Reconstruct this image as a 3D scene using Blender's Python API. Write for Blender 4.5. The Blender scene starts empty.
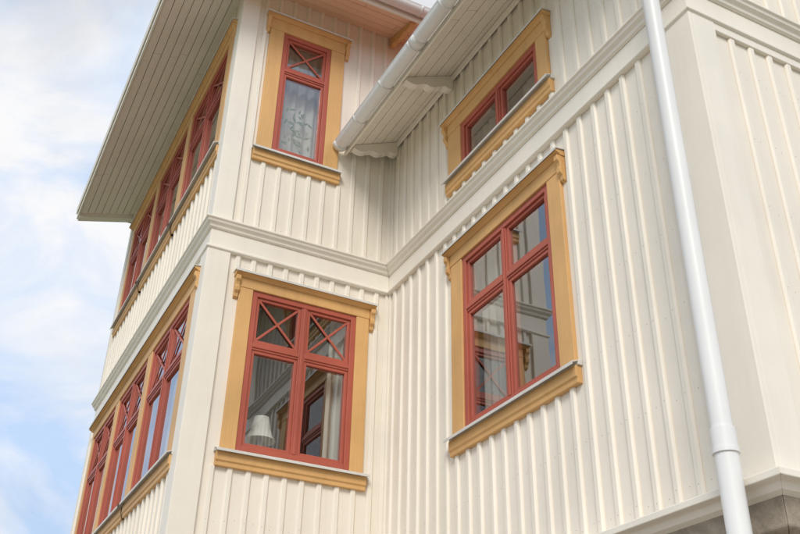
import bpy, bmesh, math, random
from mathutils import Vector as V, Matrix
random.seed(7)
scene=bpy.context.scene
col=scene.collection

# ---------------------------------------------------------------- materials
def newmat(name):
    m=bpy.data.materials.new(name); m.use_nodes=True
    nt=m.node_tree; b=nt.nodes['Principled BSDF']
    return m,nt,b
def N(nt,t,**k):
    n=nt.nodes.new(t)
    for a,v in k.items(): setattr(n,a,v)
    return n
def paint(name,c,rough=0.5,grain=(55,55,1.6),gb=0.25,var=0.05,dirt=(0.42,0.38,0.32),dirtamt=0.18,spec=0.35):
    m,nt,b=newmat(name); L=nt.links
    tc=N(nt,'ShaderNodeTexCoord')
    mp=N(nt,'ShaderNodeMapping'); mp.inputs['Scale'].default_value=grain
    L.new(tc.outputs['Object'],mp.inputs['Vector'])
    g=N(nt,'ShaderNodeTexNoise'); g.inputs['Scale'].default_value=1; g.inputs['Detail'].default_value=5
    L.new(mp.outputs[0],g.inputs['Vector'])
    big=N(nt,'ShaderNodeTexNoise'); big.inputs['Scale'].default_value=1.3; big.inputs['Detail'].default_value=6; big.inputs['Roughness'].default_value=.6
    L.new(tc.outputs['Object'],big.inputs['Vector'])
    mp2=N(nt,'ShaderNodeMapping'); mp2.inputs['Scale'].default_value=(9,9,0.9)
    L.new(tc.outputs['Object'],mp2.inputs['Vector'])
    st=N(nt,'ShaderNodeTexNoise'); st.inputs['Scale'].default_value=1; st.inputs['Detail'].default_value=7; st.inputs['Roughness'].default_value=.65
    L.new(mp2.outputs[0],st.inputs['Vector'])
    r=N(nt,'ShaderNodeMapRange'); r.inputs['From Min'].default_value=.3; r.inputs['From Max'].default_value=.7
    r.inputs['To Min'].default_value=1-var; r.inputs['To Max'].default_value=1+var
    L.new(big.outputs['Fac'],r.inputs['Value'])
    mul=N(nt,'ShaderNodeVectorMath',operation='SCALE'); mul.inputs[0].default_value=c[:3]
    L.new(r.outputs[0],mul.inputs['Scale'])
    dr=N(nt,'ShaderNodeMapRange'); dr.inputs['From Min'].default_value=.50; dr.inputs['From Max'].default_value=.8
    dr.inputs['To Min'].default_value=0; dr.inputs['To Max'].default_value=dirtamt
    L.new(st.outputs['Fac'],dr.inputs['Value'])
    mx=N(nt,'ShaderNodeMix',data_type='RGBA'); mx.inputs['B'].default_value=(c[0]*dirt[0]*1.5,c[1]*dirt[1]*1.6,c[2]*dirt[2]*1.8,1)
    L.new(dr.outputs[0],mx.inputs['Factor']); L.new(mul.outputs[0],mx.inputs['A'])
    L.new(mx.outputs['Result'],b.inputs['Base Color'])
    bp=N(nt,'ShaderNodeBump'); bp.inputs['Strength'].default_value=gb; bp.inputs['Distance'].default_value=.006
    L.new(g.outputs['Fac'],bp.inputs['Height']); L.new(bp.outputs[0],b.inputs['Normal'])
    b.inputs['Roughness'].default_value=rough
    b.inputs['Specular IOR Level'].default_value=spec
    return m
m_wall=paint('cream_painted_siding',(.84,.775,.675))
m_batten=paint('cream_painted_batten',(.85,.79,.69))
m_trim=paint('cream_painted_trim',(.85,.795,.70),gb=.15,dirtamt=.14)
m_soff=paint('cream_soffit_boards',(.84,.78,.68),grain=(50,1.6,50))
m_soffb=paint('bounce_tinted_soffit_boards',(.85,.60,.42),grain=(1.6,50,50))  # warm bounced light put into the front soffit's base colour
m_ochre=paint('ochre_painted_casing',(.68,.40,.16),gb=.45,var=.12,dirtamt=.4)
m_red=paint('red_painted_window_frame',(.43,.105,.068),rough=.42,gb=.25,var=.14,dirtamt=.25)
m_metal=paint('white_coated_metal',(.80,.80,.79),rough=.35,grain=(3,3,3),gb=.03,var=.04,dirtamt=.2,spec=.5)
m_flash=paint('grey_sheet_metal_flashing',(.68,.66,.62),rough=.45,grain=(8,8,8),gb=.05,var=.1,dirtamt=.3)
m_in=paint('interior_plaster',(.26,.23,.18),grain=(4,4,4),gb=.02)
m_curt=paint('curtain_fabric',(.66,.65,.60),rough=.9,grain=(90,90,90),gb=.05)
m_tile=paint('roof_tile_red',(.30,.10,.06),grain=(10,10,10))
m_nail=paint('rusty_nail_heads',(.40,.32,.22),grain=(10,10,10))
m_shade=paint('lamp_shade_cloth',(.85,.84,.78),rough=.9,grain=(60,60,60),gb=.05)
m_dark=paint('dark_gap',(.10,.09,.07))
m_leaf=paint('house_plant_leaf',(.16,.22,.10),grain=(20,20,20))
m_stone,nt,b=newmat('foundation_stone'); L=nt.links
tc=N(nt,'ShaderNodeTexCoord'); n1=N(nt,'ShaderNodeTexNoise'); n1.inputs['Scale'].default_value=7; n1.inputs['Detail'].default_value=10; n1.inputs['Roughness'].default_value=.7
L.new(tc.outputs['Object'],n1.inputs['Vector']); cr=N(nt,'ShaderNodeValToRGB')
cr.color_ramp.elements[0].position=.3; cr.color_ramp.elements[0].color=(.19,.155,.115,1); cr.color_ramp.elements[1].position=.72; cr.color_ramp.elements[1].color=(.50,.43,.34,1)
L.new(n1.outputs['Fac'],cr.inputs['Fac']); L.new(cr.outputs[0],b.inputs['Base Color']); b.inputs['Roughness'].default_value=.9
bp=N(nt,'ShaderNodeBump'); bp.inputs['Strength'].default_value=.6; bp.inputs['Distance'].default_value=.02; L.new(n1.outputs['Fac'],bp.inputs['Height']); L.new(bp.outputs[0],b.inputs['Normal'])
m_ground,nt,b=newmat('lawn_grass'); L=nt.links
tc=N(nt,'ShaderNodeTexCoord'); n1=N(nt,'ShaderNodeTexNoise'); n1.inputs['Scale'].default_value=1.2; n1.inputs['Detail'].default_value=10
L.new(tc.outputs['Object'],n1.inputs['Vector']); cr=N(nt,'ShaderNodeValToRGB')
cr.color_ramp.elements[0].position=.35; cr.color_ramp.elements[0].color=(.05,.08,.02,1); cr.color_ramp.elements[1].position=.7; cr.color_ramp.elements[1].color=(.14,.15,.06,1)
L.new(n1.outputs['Fac'],cr.inputs['Fac']); L.new(cr.outputs[0],b.inputs['Base Color']); b.inputs['Roughness'].default_value=.95
m_grav,nt,b=newmat('gravel'); L=nt.links
tc=N(nt,'ShaderNodeTexCoord'); n1=N(nt,'ShaderNodeTexVoronoi'); n1.inputs['Scale'].default_value=30
L.new(tc.outputs['Object'],n1.inputs['Vector']); cr=N(nt,'ShaderNodeValToRGB')
cr.color_ramp.elements[0].color=(.46,.40,.33,1); cr.color_ramp.elements[1].color=(.28,.24,.19,1)
L.new(n1.outputs['Distance'],cr.inputs['Fac']); L.new(cr.outputs[0],b.inputs['Base Color']); b.inputs['Roughness'].default_value=.95
m_glass,nt,b=newmat('window_glass'); L=nt.links
nt.nodes.remove(b); out=nt.nodes['Material Output']
tr=N(nt,'ShaderNodeBsdfTransparent'); tr.inputs[0].default_value=(.84,.86,.85,1)
gl=N(nt,'ShaderNodeBsdfGlossy'); gl.inputs['Roughness'].default_value=.004; gl.inputs['Color'].default_value=(.97,.98,1,1)
lw=N(nt,'ShaderNodeLayerWeight'); lw.inputs['Blend'].default_value=.5
pw=N(nt,'ShaderNodeMath',operation='POWER'); pw.inputs[1].default_value=3.2; L.new(lw.outputs['Facing'],pw.inputs[0])
ma=N(nt,'ShaderNodeMath',operation='MULTIPLY_ADD'); ma.inputs[1].default_value=.80; ma.inputs[2].default_value=.20; ma.use_clamp=True; L.new(pw.outputs[0],ma.inputs[0])
mx=N(nt,'ShaderNodeMixShader'); L.new(tr.outputs[0],mx.inputs[1]); L.new(gl.outputs[0],mx.inputs[2])
tc=N(nt,'ShaderNodeTexCoord'); n1=N(nt,'ShaderNodeTexNoise'); n1.inputs['Scale'].default_value=1.8; n1.inputs['Detail'].default_value=1
L.new(tc.outputs['Object'],n1.inputs['Vector']); bp=N(nt,'ShaderNodeBump'); bp.inputs['Strength'].default_value=.2; bp.inputs['Distance'].default_value=.006
L.new(n1.outputs['Fac'],bp.inputs['Height']); L.new(bp.outputs[0],gl.inputs['Normal'])
L.new(ma.outputs[0],mx.inputs[0]); L.new(mx.outputs[0],out.inputs['Surface'])

# ---------------------------------------------------------------- builder
XA=-1.96; YD=-4.54
def fB(s,z,d): return V((s,-d,z))
def fC(s,z,d): return V((-d,s,z))
def fA(s,z,d): return V((XA-d,s,z))
def fD(s,z,d): return V((s,YD-d,z))
W={'A':fA,'B':fB,'C':fC,'D':fD}
parts={}
class Part:
    def __init__(s,name,mat,bevel=0.004,smooth=False):
        s.name=name;s.mat=mat;s.bm=bmesh.new();s.bevel=bevel;s.smooth=smooth;parts[name]=s
    def poly(s,vs,faces):
        bv=[s.bm.verts.new(v) for v in vs]
        for f in faces:
            try: s.bm.faces.new([bv[i] for i in f])
            except ValueError: pass
    def box(s,w,s0,s1,z0,z1,d0,d1):
        f=W[w] if isinstance(w,str) else w
        vs=[f(a,z,d) for a in(s0,s1) for z in(z0,z1) for d in(d0,d1)]
        s.poly(vs,[(0,1,3,2),(4,6,7,5),(0,4,5,1),(2,3,7,6),(0,2,6,4),(1,5,7,3)])
    def prism(s,w,prof,s0,s1,m0=0,m1=0,caps=True):
        f=W[w]; n=len(prof)
        vs=[f(s0+m0*d,z,d) for d,z in prof]+[f(s1+m1*d,z,d) for d,z in prof]
        fc=[(i,(i+1)%n,n+(i+1)%n,n+i) for i in range(n)]
        if caps: fc+= [tuple(range(n)),tuple(range(n,2*n))]
        s.poly(vs,fc)
    def finish(s,parent):
        bmesh.ops.recalc_face_normals(s.bm,faces=s.bm.faces)
        me=bpy.data.meshes.new(s.name); s.bm.to_mesh(me); s.bm.free()
        o=bpy.data.objects.new(s.name,me); col.objects.link(o); me.materials.append(s.mat)
        o.parent=parent
        if s.bevel:
            b=o.modifiers.new('bev','BEVEL'); b.width=s.bevel; b.segments=2; b.limit_method='ANGLE'; b.angle_limit=math.radians(40)
        if s.smooth:
            for p in me.polygons: p.use_smooth=True
        return o
house=bpy.data.objects.new('wooden_house',None); col.objects.link(house)

walls=Part('wall_boards',m_wall,0)
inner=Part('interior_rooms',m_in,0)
batt=Part('siding_battens',m_batten,0.003)
trim=Part('corner_boards_and_cornices',m_trim,0.005)
cas=Part('window_casings',m_ochre,0.005)
red=Part('window_frames',m_red,0.004)
glass=Part('window_panes',m_glass,0)
flash=Part('window_sill_flashings',m_flash,0.002)
nails=Part('nail_heads',m_nail,0)

def headcap(w,z,a,b_):
    cas.prism(w,[(0,z),(.045,z),(.070,z+.020),(.092,z+.027),(.092,z+.045),(0,z+.055)],a,b_)
    flash.prism(w,[(0,z+.0575),(.100,z+.0475),(.100,z+.030),(.104,z+.030),(.104,z+.055),(0,z+.065)],a-.01,b_+.01)
def console(zt): return [(0,zt),(.080,zt),(.080,zt-.045),(.060,zt-.07),(.052,zt-.10),(.064,zt-.125),(.060,zt-.16),(.036,zt-.185),(.030,zt-.22),(0,zt-.24)]
wins=[]
def win(w,s0,s1,z0,z1,cl,cr,ch,tz=None,cross=False,lights=2,cap=True,bl=True,br=True,apr=.13,capx=.06):
    wins.append(dict(w=w,r=(s0-cl,s1+cr,z0-.03-apr,z1+ch+.03),hole=(s0,s1,z0,z1)))
    cas.box(w,s0-cl,s0,z0,z1,0,.034); cas.box(w,s1,s1+cr,z0,z1,0,.034)
    cas.box(w,s0-cl-.004,s1+cr+.004,z1,z1+ch,0,.039)
    if cap:
        headcap(w,z1+ch,s0-cl-capx,s1+cr+capx)
        pr=console(z1+ch)
        if bl: cas.prism(w,pr,s0-cl-.052,s0-cl-.006)
        if br: cas.prism(w,pr,s1+cr+.006,s1+cr+.052)
    cas.prism(w,[(0,z0-.035),(.055,z0-.035),(.055,z0-.035-apr*.62),(.042,z0-.035-apr*.72),(.042,z0-.035-apr),(0,z0-.035-apr)],s0-cl-.03,s1+cr+.03)
    flash.prism(w,[(-.02,z0+.006),(.04,z0),(.095,z0-.02),(.095,z0-.045),(.089,z0-.045),(.089,z0-.026),(.04,z0-.008),(.04,z0-.034),(-.02,z0-.034)],s0-cl-.045,s1+cr+.045)
    fw=.055
    zb=z0+.0065
    red.box(w,s0,s0+fw,zb,z1,-.10,.020); red.box(w,s1-fw,s1,zb,z1,-.10,.020)
    red.box(w,s0+fw,s1-fw,z1-fw,z1,-.10,.0205); red.box(w,s0+fw,s1-fw,zb,zb+fw,-.10,.0205)
    a0=s0+fw; a1=s1-fw; b0=zb+fw; b1=z1-fw
    cols=[(a0,a1)]
    if lights==2:
        mc=(s0+s1)/2; red.box(w,mc-.032,mc+.032,b0,b1,-.10,.014)
        red.box(w,mc-.014,mc+.014,b0+.002,b1-.002,.014,.024)
        cols=[(a0,mc-.032),(mc+.032,a1)]
    for (c0,c1) in cols:
        rows=[(b0,b1,False)]
        if tz: 
            red.box(w,c0,c1,tz-.038,tz+.038,-.10,.012)
            red.box(w,c0+.001,c1-.001,tz-.016,tz+.016,.012,.022)
            rows=[(b0,tz-.038,False),(tz+.038,b1,cross)]
        for (r0,r1,x) in rows:
            sw=.032
            red.box(w,c0,c0+sw,r0,r1,-.07,.002); red.box(w,c1-sw,c1,r0,r1,-.07,.002)
            red.box(w,c0+sw,c1-sw,r0,r0+sw,-.07,.0025); red.box(w,c0+sw,c1-sw,r1-sw,r1,-.07,.0025)
            f=W[w]; t=random.uniform(-.003,.003); t2=random.uniform(-.003,.003)
            glass.poly([f(c0+sw-.005,r0+sw-.005,-.020+t),f(c1-sw+.005,r0+sw-.005,-.020-t),f(c1-sw+.005,r1-sw+.005,-.020-t+t2),f(c0+sw-.005,r1-sw+.005,-.020+t+t2)],[(0,1,2,3)])
            if x:
                p0=V((c0+sw,r0+sw));p1=V((c1-sw,r1-sw))
                for k,(a,b_) in enumerate((((p0.x,p0.y),(p1.x,p1.y)),((p0.x,p1.y),(p1.x,p0.y)))):
                    a=V(a);b_=V(b_);dv=(b_-a).normalized();nv=V((-dv.y,dv.x))*.012
                    q=[a-nv,b_-nv,b_+nv,a+nv]
                    dd=-.003+.003*k
                    vs=[f(p.x,p.y,-.014) for p in q]+[f(p.x,p.y,dd) for p in q]
                    red.poly(vs,[(0,1,2,3),(4,5,6,7),(0,1,5,4),(1,2,6,5),(2,3,7,6),(3,0,4,7)])
win('B',-1.49,-.38,-2.205,-.575,.14,.14,.105,tz=-1.155,cross=True)
win('B',-1.47,-.87,1.14,2.88,.17,.17,.16,tz=2.33,cross=True,lights=1)
win('C',-2.87,-1.53,-2.24,-.585,.17,.19,.115,tz=-1.12)
win('C',-2.86,-1.55,.42,.97,.15,.24,.13)
for z0,z1,tz in ((-2.24,-.55,-1.14),(1.20,2.80,2.26)):
    e=[(.40,1.86),(2.06,3.46),(3.66,5.0)]
    for i,(a,b_) in enumerate(e):
        win('A',a,b_,z0,z1,.10 if i else .2,.10,.13,tz=tz,cross=True,cap=(False))
    zt=z1+.13
    headcap('A',zt,.14,5.18)
    cas.prism('A',console(zt),.146,.192)
def wallsheet(w,s0,s1,z0,z1,part,d0,d1):
    rs=[x['hole'] for x in wins if x['w']==w and x['hole'][1]>s0 and x['hole'][0]<s1 and x['hole'][3]>z0 and x['hole'][2]<z1]
    cuts=sorted({s0,s1,*[r[0] for r in rs],*[r[1] for r in rs]})
    for a,b_ in zip(cuts,cuts[1:]):
        m=(a+b_)/2; z=z0
        for r in sorted([r for r in rs if r[0]<m<r[1]],key=lambda r:r[2]):
            if r[2]>z: part.box(w,a,b_,z,r[2],d0,d1)
            z=r[3]
        if z<z1: part.box(w,a,b_,z,z1,d0,d1)
ZS=-3.46
wallsheet('B',XA,0,ZS,3.45,walls,-.12,0)
walls.box('B',0,3.0,1.5,3.45,-.12,0)
wallsheet('A',.12,5.45,ZS,3.45,walls,-.12,0)
wallsheet('C',YD,0,ZS,1.74,walls,-.12,0)
wallsheet('D',.12,5.0,ZS,1.74,walls,-.12,0)
walls.poly([V((0,YD-0.0,1.74)),V((5,YD,1.74)),V((2.5,YD,2.82))],[(0,1,2)])
g=lambda s,z,d:V((s,5.45+d,z)); walls.box(g,XA,3.0,ZS,3.45,-.12,0)
g=lambda s,z,d:V((3.0+d,s,z)); walls.box(g,.0,5.33,ZS,3.45,-.12,0)
g=lambda s,z,d:V((5.0+d,s,z)); walls.box(g,YD+.12,0,ZS,1.74,-.12,0)
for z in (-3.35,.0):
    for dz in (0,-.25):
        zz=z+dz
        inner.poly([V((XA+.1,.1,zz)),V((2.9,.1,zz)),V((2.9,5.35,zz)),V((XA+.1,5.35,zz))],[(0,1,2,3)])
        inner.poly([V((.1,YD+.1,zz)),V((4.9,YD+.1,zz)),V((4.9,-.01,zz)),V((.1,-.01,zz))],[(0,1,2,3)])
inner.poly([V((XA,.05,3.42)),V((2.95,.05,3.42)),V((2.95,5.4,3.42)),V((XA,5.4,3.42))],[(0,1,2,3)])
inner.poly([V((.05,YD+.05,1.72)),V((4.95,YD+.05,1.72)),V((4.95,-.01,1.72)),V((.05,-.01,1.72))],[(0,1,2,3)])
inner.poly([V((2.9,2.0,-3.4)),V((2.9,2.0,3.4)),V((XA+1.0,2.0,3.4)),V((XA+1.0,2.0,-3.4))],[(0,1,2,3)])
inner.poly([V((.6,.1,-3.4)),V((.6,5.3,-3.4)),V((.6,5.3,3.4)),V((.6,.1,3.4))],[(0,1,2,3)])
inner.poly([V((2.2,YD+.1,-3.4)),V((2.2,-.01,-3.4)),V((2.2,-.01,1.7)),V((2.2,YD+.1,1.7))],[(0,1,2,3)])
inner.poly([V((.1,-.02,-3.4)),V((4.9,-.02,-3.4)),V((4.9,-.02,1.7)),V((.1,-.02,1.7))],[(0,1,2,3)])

# --------- battens
def battens(w,s0,s1,z0,z1,pitch=.175):
    n=max(1,int(round((s1-s0)/pitch))); p=(s1-s0)/n
    for i in range(n):
        s=s0+p*(i+.5)+random.uniform(-.0035,.0035)
        hw=.029; tw=.018; dp=.023+random.uniform(-.0015,.0015)
        rs=sorted([(r['r'][2]-.004,r['r'][3]+.02) for r in wins if r['w']==w and r['r'][0]-.02<s+hw and r['r'][1]+.02>s-hw])
        z=z0; seg=[]
        for a,b_ in rs:
            if b_<=z0 or a>=z1: continue
            if a>z: seg.append((z,a))
            z=max(z,b_)
        if z<z1: seg.append((z,z1))
        f=W[w]
        for a,b_ in seg:
            if b_-a<.02: continue
            ln=random.uniform(-.002,.002)
            pf=[(s-hw,-.001),(s-hw,.008),(s-tw,dp),(s+tw,dp),(s+hw,.008),(s+hw,-.001)]
            vs=[f(x,a,d) for x,d in pf]+[f(x+ln,b_,d) for x,d in pf]
            batt.poly(vs,[(k,(k+1)%6,6+(k+1)%6,6+k) for k in range(6)]+[tuple(range(6)),tuple(range(6,12))])
            zz=a+.08
            while zz<b_-.03:
                ux=(f(1,0,0)-f(0,0,0)); r=.0032
                q=f(s+random.uniform(-.005,.005),zz+random.uniform(-.02,.02),dp+.0015)
                nails.poly([q+ux*r*math.cos(t*math.pi/3)+V((0,0,r*math.sin(t*math.pi/3))) for t in range(6)],[tuple(range(6))])
                if i<n-1:
                    q=f(s+p/2+random.uniform(-.012,.012),zz+random.uniform(-.02,.02),.0015)
                    blocked=any(R['w']==w and R['r'][0]-.05<s+p/2<R['r'][1]+.05 and R['r'][2]-.05<zz<R['r'][3]+.05 for R in wins)
                    if not blocked: nails.poly([q+ux*r*math.cos(t*math.pi/3)+V((0,0,r*math.sin(t*math.pi/3))) for t in range(6)],[tuple(range(6))])
                zz+=.55
BT=-.215; BU=.115
battens('B',XA+.20,-.07,ZS,BT); battens('B',XA+.17,-.06,BU,3.45)
battens('A',.20,5.30,ZS,BT); battens('A',.17,5.30,BU,3.45)
battens('C',YD+.26,-.06,ZS,BT); battens('C',YD+.20,-.06,BU,1.73)
battens('D',.28,4.9,ZS,-.28); battens('D',.25,4.9,BU,1.74)
for z0,z1,wd in ((ZS,-.19,.20),(BU,3.44,.17)):
    trim.box('B',XA-.034,XA+wd,z0,z1,-.001,.034)
    trim.box('A',0.0,wd,z0,z1,-.001,.034)
    trim.box('A',5.45-.15,5.45,z0,z1,-.001,.034)
for z0,z1 in ((ZS,-.19),(BU,1.70)):
    trim.box('B',-.055,0,z0,z1,-.001,.020); trim.box('C',-.055,-.0205,z0,z1,-.001,.020)
    trim.box('C',YD-.034,YD+.20,z0,z1,-.001,.034); trim.box('D',0,.20,z0,z1,-.001,.034)
trim.box('D',.2005,5,-.30,-.19,-.001,.030)
belt=[(0,.0),(.030,.0),(.045,.012),(.050,.035),(.076,.055),(.084,.08),(.098,.085),(.098,.105),(0,.128)]
frz=[(0,-.185),(.022,-.185),(.0215,.0),(0,.0)]
lip=[(0,-.232),(.034,-.232),(.050,-.222),(.050,-.200),(.030,-.185),(0,-.1845)]
for w,a,b_,m0,m1 in (('B',XA,0,-1,-1),('A',0,5.45,-1,0),('C',YD,0,-1,-1),('D',0,5,-1,0)):
    for p in (belt,frz,lip): trim.prism(w,p,a,b_,m0,m1)
sk=[(0,ZS),(.05,ZS-.002),(.15,ZS-.035),(.15,ZS-.075),(.10,ZS-.085),(.085,ZS-.12),(.05,ZS-.14),(0,ZS-.14)]
for w,a,b_,m0,m1 in (('B',XA,0,-1,-1),('A',0,5.45,-1,0),('C',YD,0,-1,-1),('D',0,5,-1,0)):
    trim.prism(w,sk,a,b_,m0,m1)
found=Part('stone_foundation',m_stone,.01)
ZG=-6.75
f0=ZS-.13
bf=[(0,1,2,3),(4,5,6,7),(0,1,5,4),(1,2,6,5),(2,3,7,6),(3,0,4,7)]
found.poly([V((XA+.03,.03,ZG)),V((3,.03,ZG)),V((3,5.42,ZG)),V((XA+.03,5.42,ZG)),V((XA+.03,.03,f0)),V((3,.03,f0)),V((3,5.42,f0)),V((XA+.03,5.42,f0))],bf)
found.poly([V((.03,YD+.03,ZG)),V((4.97,YD+.03,ZG)),V((4.97,.02,ZG)),V((.03,.02,ZG)),V((.03,YD+.03,f0)),V((4.97,YD+.03,f0)),V((4.97,.02,f0)),V((.03,.02,f0))],bf)
fl=[(-.03,f0-.001),(.055,f0-.001),(.055,f0-.16),(.02,f0-.19),(-.03,f0-.19)]
found.prism('C',fl,YD,-.2,-1,0); found.prism('D',fl,0,4.9,-1,0)

# --------- soffits
soff=Part('eave_soffit_boards',m_soff,.003)
soffb=Part('front_eave_soffit_boards',m_soffb,.003)
fasc=Part('eave_fascia',m_trim,.004)
def boards(part,w,s0,s1,m0,m1,D,zw,zo,n,th=.02,gap=.006):
    k=(zo-zw)/D
    for i in range(n):
        a=D*i/n; b_=D*(i+1)/n-gap
        cuts=[s0]; c=s0+random.uniform(1.2,3.2)
        while c<s1-.5: cuts.append(c); c+=random.uniform(2.2,3.6)
        cuts.append(s1)
        for j,(u,v) in enumerate(zip(cuts,cuts[1:])):
            za=zw+k*a+random.uniform(-.0015,.0015); zb=zw+k*b_+random.uniform(-.0015,.0015)
            last=(j==len(cuts)-2)
            part.prism(w,[(a,za),(b_,zb),(b_,zb+th),(a,za+th)],u,v-(0 if last else .004),m0 if j==0 else 0,m1 if last else 0)
DA=.84;DBo=.62
boards(soff,'A',0,5.50,-DBo/DA,0,DA,3.44,3.20,8)
boards(soffb,'B',XA,3.2,-DA/DBo,0,DBo,3.44,3.22,5)
boards(soff,'C',-5.2,-.003,0,0,.60,1.73,1.45,5)
dark=Part('soffit_gap_shade_backing',m_dark,0)  # added dark sheet above the boards; its colour stands for shade in the gaps
dark.prism('A',[(0,3.47),(DA,3.225),(DA,3.235),(0,3.48)],0,5.50,-DBo/DA,0)
dark.prism('B',[(0,3.47),(DBo,3.245),(DBo,3.255),(0,3.48)],XA,3.2,-DA/DBo,0)
dark.prism('C',[(0,1.755),(.60,1.475),(.60,1.485),(0,1.765)],-5.2,-.003)
fasc.prism('A',[(DA,3.165),(DA+.025,3.165),(DA+.025,3.36),(DA,3.36)],0,5.65,-DBo/DA,0)
fasc.prism('A',[(DA+.027,3.27),(DA+.045,3.26),(DA+.05,3.37),(DA+.027,3.37)],0,5.67,-DBo/DA,0)
fasc.prism('A',[(-.0,3.37),(DA,3.13),(DA,3.37),(-.0,3.62)],5.503,5.64)
fasc.prism('B',[(DBo,3.19),(DBo+.025,3.19),(DBo+.025,3.36),(DBo,3.36)],XA,3.2,-DA/DBo,0)
fasc.prism('C',[(.60,1.40),(.622,1.40),(.622,1.60),(.60,1.60)],-5.2,-.003)
trim.prism('C',[(0.028,1.64),(.05,1.64),(.06,1.695),(.028,1.712)],YD,-.06)
brk=Part('eave_brackets',m_trim,.004)
brko=Part('front_eave_bracket',m_ochre,.004)
def wavy(D,zw,zo,h):
    k=(zo-zw)/D; top=[]; bot=[]
    n=28
    for i in range(n+1):
        t=i/n; d=.03+(D-.05)*t
        top.append((d,zw+k*d-.004))
        bot.append((d,zw+k*d-.035-h*(1-t)**.6*(.62+.38*abs(math.cos(t*math.pi*2.6)))-.02*abs(math.sin(t*math.pi*3))))
    return top+bot[::-1]
pr=wavy(.60,1.73,1.45,.15)
for y in (-.13,-1.38,-2.86,-4.25):
    brk.prism('C',pr,y-.05,y+.04)
pr=wavy(.62,3.44,3.22,.12)
brko.prism('B',pr,-.11,-.05)
roof=Part('tiled_roof',m_tile,0)
x0,x1,y0,y1=XA-DA-.05,4.1,-DBo-.05,5.69
zt=3.375
roof.poly([V((x0,y0,zt)),V((x1,y0,zt)),V((x1,y1,zt)),V((x0,y1,zt)),V(((x0+x1)/2,y0+3,zt+1.9)),V(((x0+x1)/2,y1-3,zt+1.9))],[(0,1,4),(1,2,5,4),(2,3,5),(3,0,4,5)])
roof.poly([V((-.66,-5.22,1.61)),V((-.66,-.002,1.61)),V((2.5,-.002,3.0)),V((2.5,-5.22,3.0)),V((5.66,-5.22,1.61)),V((5.66,-.002,1.61))],[(0,1,2,3),(3,2,5,4)])

# --------- gutters
gut=Part('rain_gutter',m_metal,0,True)
def gutter(f,s0,s1,r=.075,th=.006,n=12):
    ring=[(r*math.cos(math.pi+math.pi*i/n),r*math.sin(math.pi+math.pi*i/n)) for i in range(n+1)]
    ring+= [(r+.008,.006),(r+.004,.012)]
    ring+=[((r-th)*math.cos(math.pi*2-math.pi*i/n),(r-th)*math.sin(math.pi*2-math.pi*i/n)) for i in range(n+1)]
    m=len(ring)
    gut.poly([f(s0,a,b_) for a,b_ in ring]+[f(s1,a,b_) for a,b_ in ring],[(i,(i+1)%m,m+(i+1)%m,m+i) for i in range(m)])
    half=[(r*math.cos(math.pi+math.pi*i/n),r*math.sin(math.pi+math.pi*i/n)) for i in range(n+1)]
    for s in (s0,s1): gut.poly([f(s,a,b_) for a,b_ in half],[tuple(range(n+1))])
    def band(s,w_,e):
        rr=r+e
        hk=[(rr*math.cos(math.pi+math.pi*i/n),rr*math.sin(math.pi+math.pi*i/n)) for i in range(n+1)]
        hk2=[(.985*r*math.cos(math.pi*2-math.pi*i/n),.985*r*math.sin(math.pi*2-math.pi*i/n)) for i in range(n+1)]
        h=hk+hk2; m=len(h)
        gut.poly([f(s,a,b_) for a,b_ in h]+[f(s+w_,a,b_) for a,b_ in h],[(i,(i+1)%m,m+(i+1)%m,m+i) for i in range(m)]+[tuple(range(m)),tuple(range(m,2*m))])
    s=s0+.25
    while s<s1: band(s,.03,.006); s+=.62
    band(s1-.06,.063,.008); band(s1-1.9,.10,.005)
gutter(lambda s,a,b_:V((-.705-a,s,1.485+b_)),-5.2,-.06)
gutter(lambda s,a,b_:V((s,-DBo-.10-a,3.31+b_)),XA-DA,3.2)

# --------- downspout
def pipe(name,pts,r,mat):
    cu=bpy.data.curves.new(name,'CURVE'); cu.dimensions='3D'; cu.bevel_depth=r; cu.bevel_resolution=8; cu.use_fill_caps=True
    sp=cu.splines.new('POLY'); sp.points.add(len(pts)-1)
    for p,q in zip(sp.points,pts): p.co=(*q,1)
    tmp=bpy.data.objects.new(name,cu); col.objects.link(tmp)
    dg=bpy.context.evaluated_depsgraph_get(); me=bpy.data.meshes.new_from_object(tmp.evaluated_get(dg))
    bpy.data.objects.remove(tmp); o=bpy.data.objects.new(name,me); col.objects.link(o); o.parent=house
    me.materials.clear(); me.materials.append(mat)
    for p in me.polygons: p.use_smooth=True
    return o
py=-4.44; px=-.225
pts=[(-.70,py,1.45),(-.70,py,1.33),(-.64,py,1.25),(-.28,py,1.02),(px,py,.92),(px,py,-3.30),(px,py,-3.34)]
pipe('downspout',pts,.058,m_metal)
pipe('downspout_lower_pipe',[(px,py,-3.34),(px-.004,py,-6.5),(px-.12,py,-6.65)],.062,m_metal)
pipe('downspout_collar',[(px,py,-3.36),(px,py,-3.24)],.067,m_metal)
pipe('downspout_collar_rim',[(px,py,-3.375),(px,py,-3.35)],.071,m_metal)

for p in list(parts.values()): p.finish(house)

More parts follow.
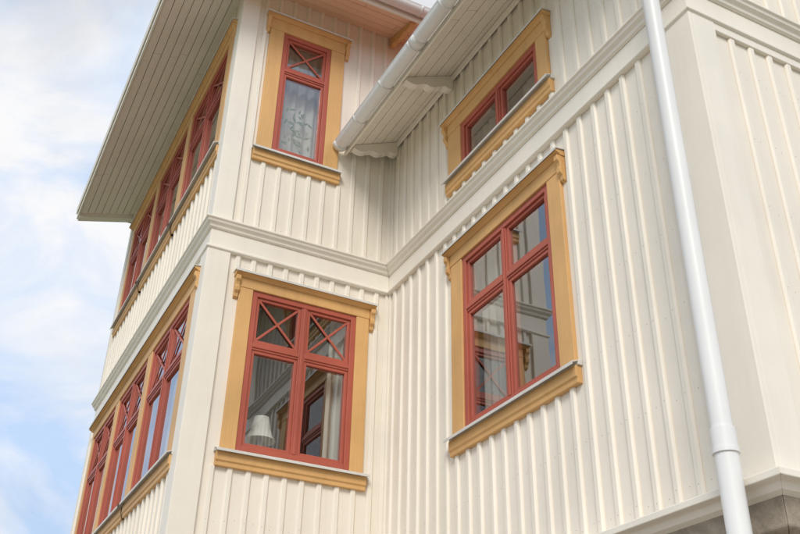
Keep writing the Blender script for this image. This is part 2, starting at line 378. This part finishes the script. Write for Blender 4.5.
# --------- curtains
def curtain(name,f,s0,s1,z0,z1,amp=.02,wl=.11):
    bm=bmesh.new(); n=int((s1-s0)/.012)+2; prev=None
    for i in range(n+1):
        s=s0+(s1-s0)*i/n; d=-.22+amp*math.sin(s/wl*6.28+.6*math.sin(s*9))
        a=bm.verts.new(f(s,z0,d)); b_=bm.verts.new(f(s,z1,d))
        if prev: bm.faces.new([prev[0],a,b_,prev[1]])
        prev=(a,b_)
    me=bpy.data.meshes.new(name); bm.to_mesh(me); bm.free(); me.materials.append(m_curt)
    for p in me.polygons: p.use_smooth=True
    o=bpy.data.objects.new(name,me); col.objects.link(o); o.parent=house
curtain('curtain',fB,-1.5,-.84,1.0,2.95)
for a,b_ in ((.4,.62),(1.6,1.88),(2.05,2.25),(3.2,3.5),(3.65,3.85)):
    curtain('curtain',fA,a,b_,1.2,2.9); curtain('curtain',fA,a,b_,-2.3,-.5)
curtain('curtain',fC,-2.89,-2.60,-2.3,-.5); curtain('curtain',fC,-1.80,-1.5,-2.3,-.5)
curtain('curtain',fC,-2.89,-2.3,.35,1.0); curtain('curtain',fC,-1.9,-1.5,.35,1.0)
curtain('curtain',fB,-.56,-.36,-2.2,-.5)
bm=bmesh.new()
for k in range(38):
    s=-1.17+random.gauss(0,.08); z=random.uniform(1.35,1.95); a=random.uniform(0,6.28); l=random.uniform(.03,.055); wd=l*.32
    c=V((s,.10+random.uniform(0,.05),z)); u=V((math.cos(a),random.uniform(-.3,.3),math.sin(a))).normalized(); v=V((-math.sin(a),0,math.cos(a)))
    bm.faces.new([bm.verts.new(p) for p in (c-u*l,c-v*wd,c+u*l,c+v*wd)])
me=bpy.data.meshes.new('house_plant'); bm.to_mesh(me); bm.free(); me.materials.append(m_leaf)
o=bpy.data.objects.new('house_plant',me); col.objects.link(o); o.parent=house

# --------- table lamp
lamp=bpy.data.objects.new('table_lamp',None); col.objects.link(lamp)
def lathe(name,prof,c,mat,parent):
    bm=bmesh.new(); n=28; rings=[]
    for r,z in prof: rings.append([bm.verts.new((c[0]+r*math.cos(6.28318*i/n),c[1]+r*math.sin(6.28318*i/n),c[2]+z)) for i in range(n)])
    for a,b_ in zip(rings,rings[1:]):
        for i in range(n): bm.faces.new([a[i],a[(i+1)%n],b_[(i+1)%n],b_[i]])
    me=bpy.data.meshes.new(name); bm.to_mesh(me); bm.free(); me.materials.append(mat)
    for p in me.polygons: p.use_smooth=True
    o=bpy.data.objects.new(name,me); col.objects.link(o); o.parent=parent
c=(-1.19,.23,-2.17)
lathe('shade',[(.15,.19),(.125,.22),(.095,.30),(.07,.42),(.066,.42),(.09,.30),(.12,.22)],c,m_shade,lamp)
lathe('base',[(.001,.0),(.07,0),(.07,.02),(.03,.05),(.04,.10),(.025,.16),(.012,.24),(.001,.24)],c,m_metal,lamp)
bm=bmesh.new()
bmesh.ops.create_cube(bm,size=1,matrix=Matrix.Translation((-.935,.272,-2.188))@Matrix.Diagonal((1.11,.295,.033,1)))
me=bpy.data.meshes.new('window_board'); bm.to_mesh(me); bm.free(); me.materials.append(m_trim)
o=bpy.data.objects.new('window_board',me); col.objects.link(o); o.parent=house

# --------- ground
def sheet(name,pts,z,mat):
    me=bpy.data.meshes.new(name); me.from_pydata([(x,y,z) for x,y in pts],[],[tuple(range(len(pts)))]); me.materials.append(mat)
    o=bpy.data.objects.new(name,me); col.objects.link(o)
sheet('ground',[(-400,-400),(400,-400),(400,400),(-400,400)],ZG,m_ground)
sheet('gravel_bounce_area',[(-13,-16),(9,-16),(9,-4.3),(.2,-4.3),(.2,.2),(-1.8,.2),(-1.8,9),(-13,9)],ZG+.004,m_grav)  # unseen gravel, widened to bounce light up onto the soffits

# --------- camera
d1=V((0.88828546,0.25096384,0.38466388)); d2=V((-0.45888907,0.44987518,0.76618087)); d3=V((0.01923296,-0.85710526,0.51478207))
right=V((d1.x,d2.x,d3.x)); down=V((d1.y,d2.y,d3.y)); fwd=V((d1.z,d2.z,d3.z))
M=Matrix((( right.x,-down.x,-fwd.x,-3.781),(right.y,-down.y,-fwd.y,-7.763),(right.z,-down.z,-fwd.z,-5.044),(0,0,0,1)))
cd=bpy.data.cameras.new('camera'); cam=bpy.data.objects.new('camera',cd); col.objects.link(cam)
cam.matrix_world=M; cd.sensor_width=36; cd.lens=935/800*36; cd.clip_end=2000; cd.clip_start=.05
scene.camera=cam

# --------- light
sd=V((-.46,-.72,.70)).normalized()
el=math.asin(sd.z); az=math.atan2(sd.x,sd.y)
sl=bpy.data.lights.new('sun','SUN'); sl.energy=2.1; sl.angle=math.radians(22); sl.color=(1,.95,.87)
so=bpy.data.objects.new('sun',sl); col.objects.link(so); so.rotation_euler=sd.to_track_quat('Z','Y').to_euler()
w=bpy.data.worlds.new('World'); scene.world=w; w.use_nodes=True; nt=w.node_tree; L=nt.links
bg=nt.nodes['Background']; bg.inputs['Strength'].default_value=.11
sky=N(nt,'ShaderNodeTexSky',sky_type='NISHITA'); sky.sun_disc=False; sky.sun_elevation=el; sky.sun_rotation=az; sky.air_density=1.0; sky.dust_density=1.5
tc=N(nt,'ShaderNodeTexCoord')
mp=N(nt,'ShaderNodeMapping'); mp.inputs['Scale'].default_value=(1.0,1.0,2.0); mp.inputs['Location'].default_value=(.35,.1,.2)
L.new(tc.outputs['Generated'],mp.inputs['Vector'])
n1=N(nt,'ShaderNodeTexNoise'); n1.inputs['Scale'].default_value=2.6; n1.inputs['Detail'].default_value=9; n1.inputs['Roughness'].default_value=.52; n1.inputs['Distortion'].default_value=.3
L.new(mp.outputs[0],n1.inputs['Vector'])
r=N(nt,'ShaderNodeMapRange'); r.interpolation_type='SMOOTHSTEP'; r.inputs['From Min'].default_value=.36; r.inputs['From Max'].default_value=.56; r.inputs['To Min'].default_value=.72; r.inputs['To Max'].default_value=.98
L.new(n1.outputs['Fac'],r.inputs['Value'])
n2=N(nt,'ShaderNodeTexNoise'); n2.inputs['Scale'].default_value=3.6; n2.inputs['Detail'].default_value=9; n2.inputs['Roughness'].default_value=.56; n2.inputs['Distortion'].default_value=.5
L.new(mp.outputs[0],n2.inputs['Vector'])
cr=N(nt,'ShaderNodeValToRGB'); cr.color_ramp.elements[0].position=.38; cr.color_ramp.elements[0].color=(.58,.75,1.02,1); cr.color_ramp.elements[1].position=.58; cr.color_ramp.elements[1].color=(1,1,1.01,1)
L.new(n2.outputs['Fac'],cr.inputs['Fac'])
sc=N(nt,'ShaderNodeVectorMath',operation='SCALE'); sc.inputs['Scale'].default_value=8.9; L.new(cr.outputs[0],sc.inputs[0])
mx=N(nt,'ShaderNodeMix',data_type='RGBA'); L.new(r.outputs[0],mx.inputs['Factor']); L.new(sky.outputs[0],mx.inputs['A']); L.new(sc.outputs[0],mx.inputs['B'])
L.new(mx.outputs['Result'],bg.inputs['Color'])
scene.view_settings.view_transform='Standard'; scene.view_settings.look='None'; scene.view_settings.exposure=0
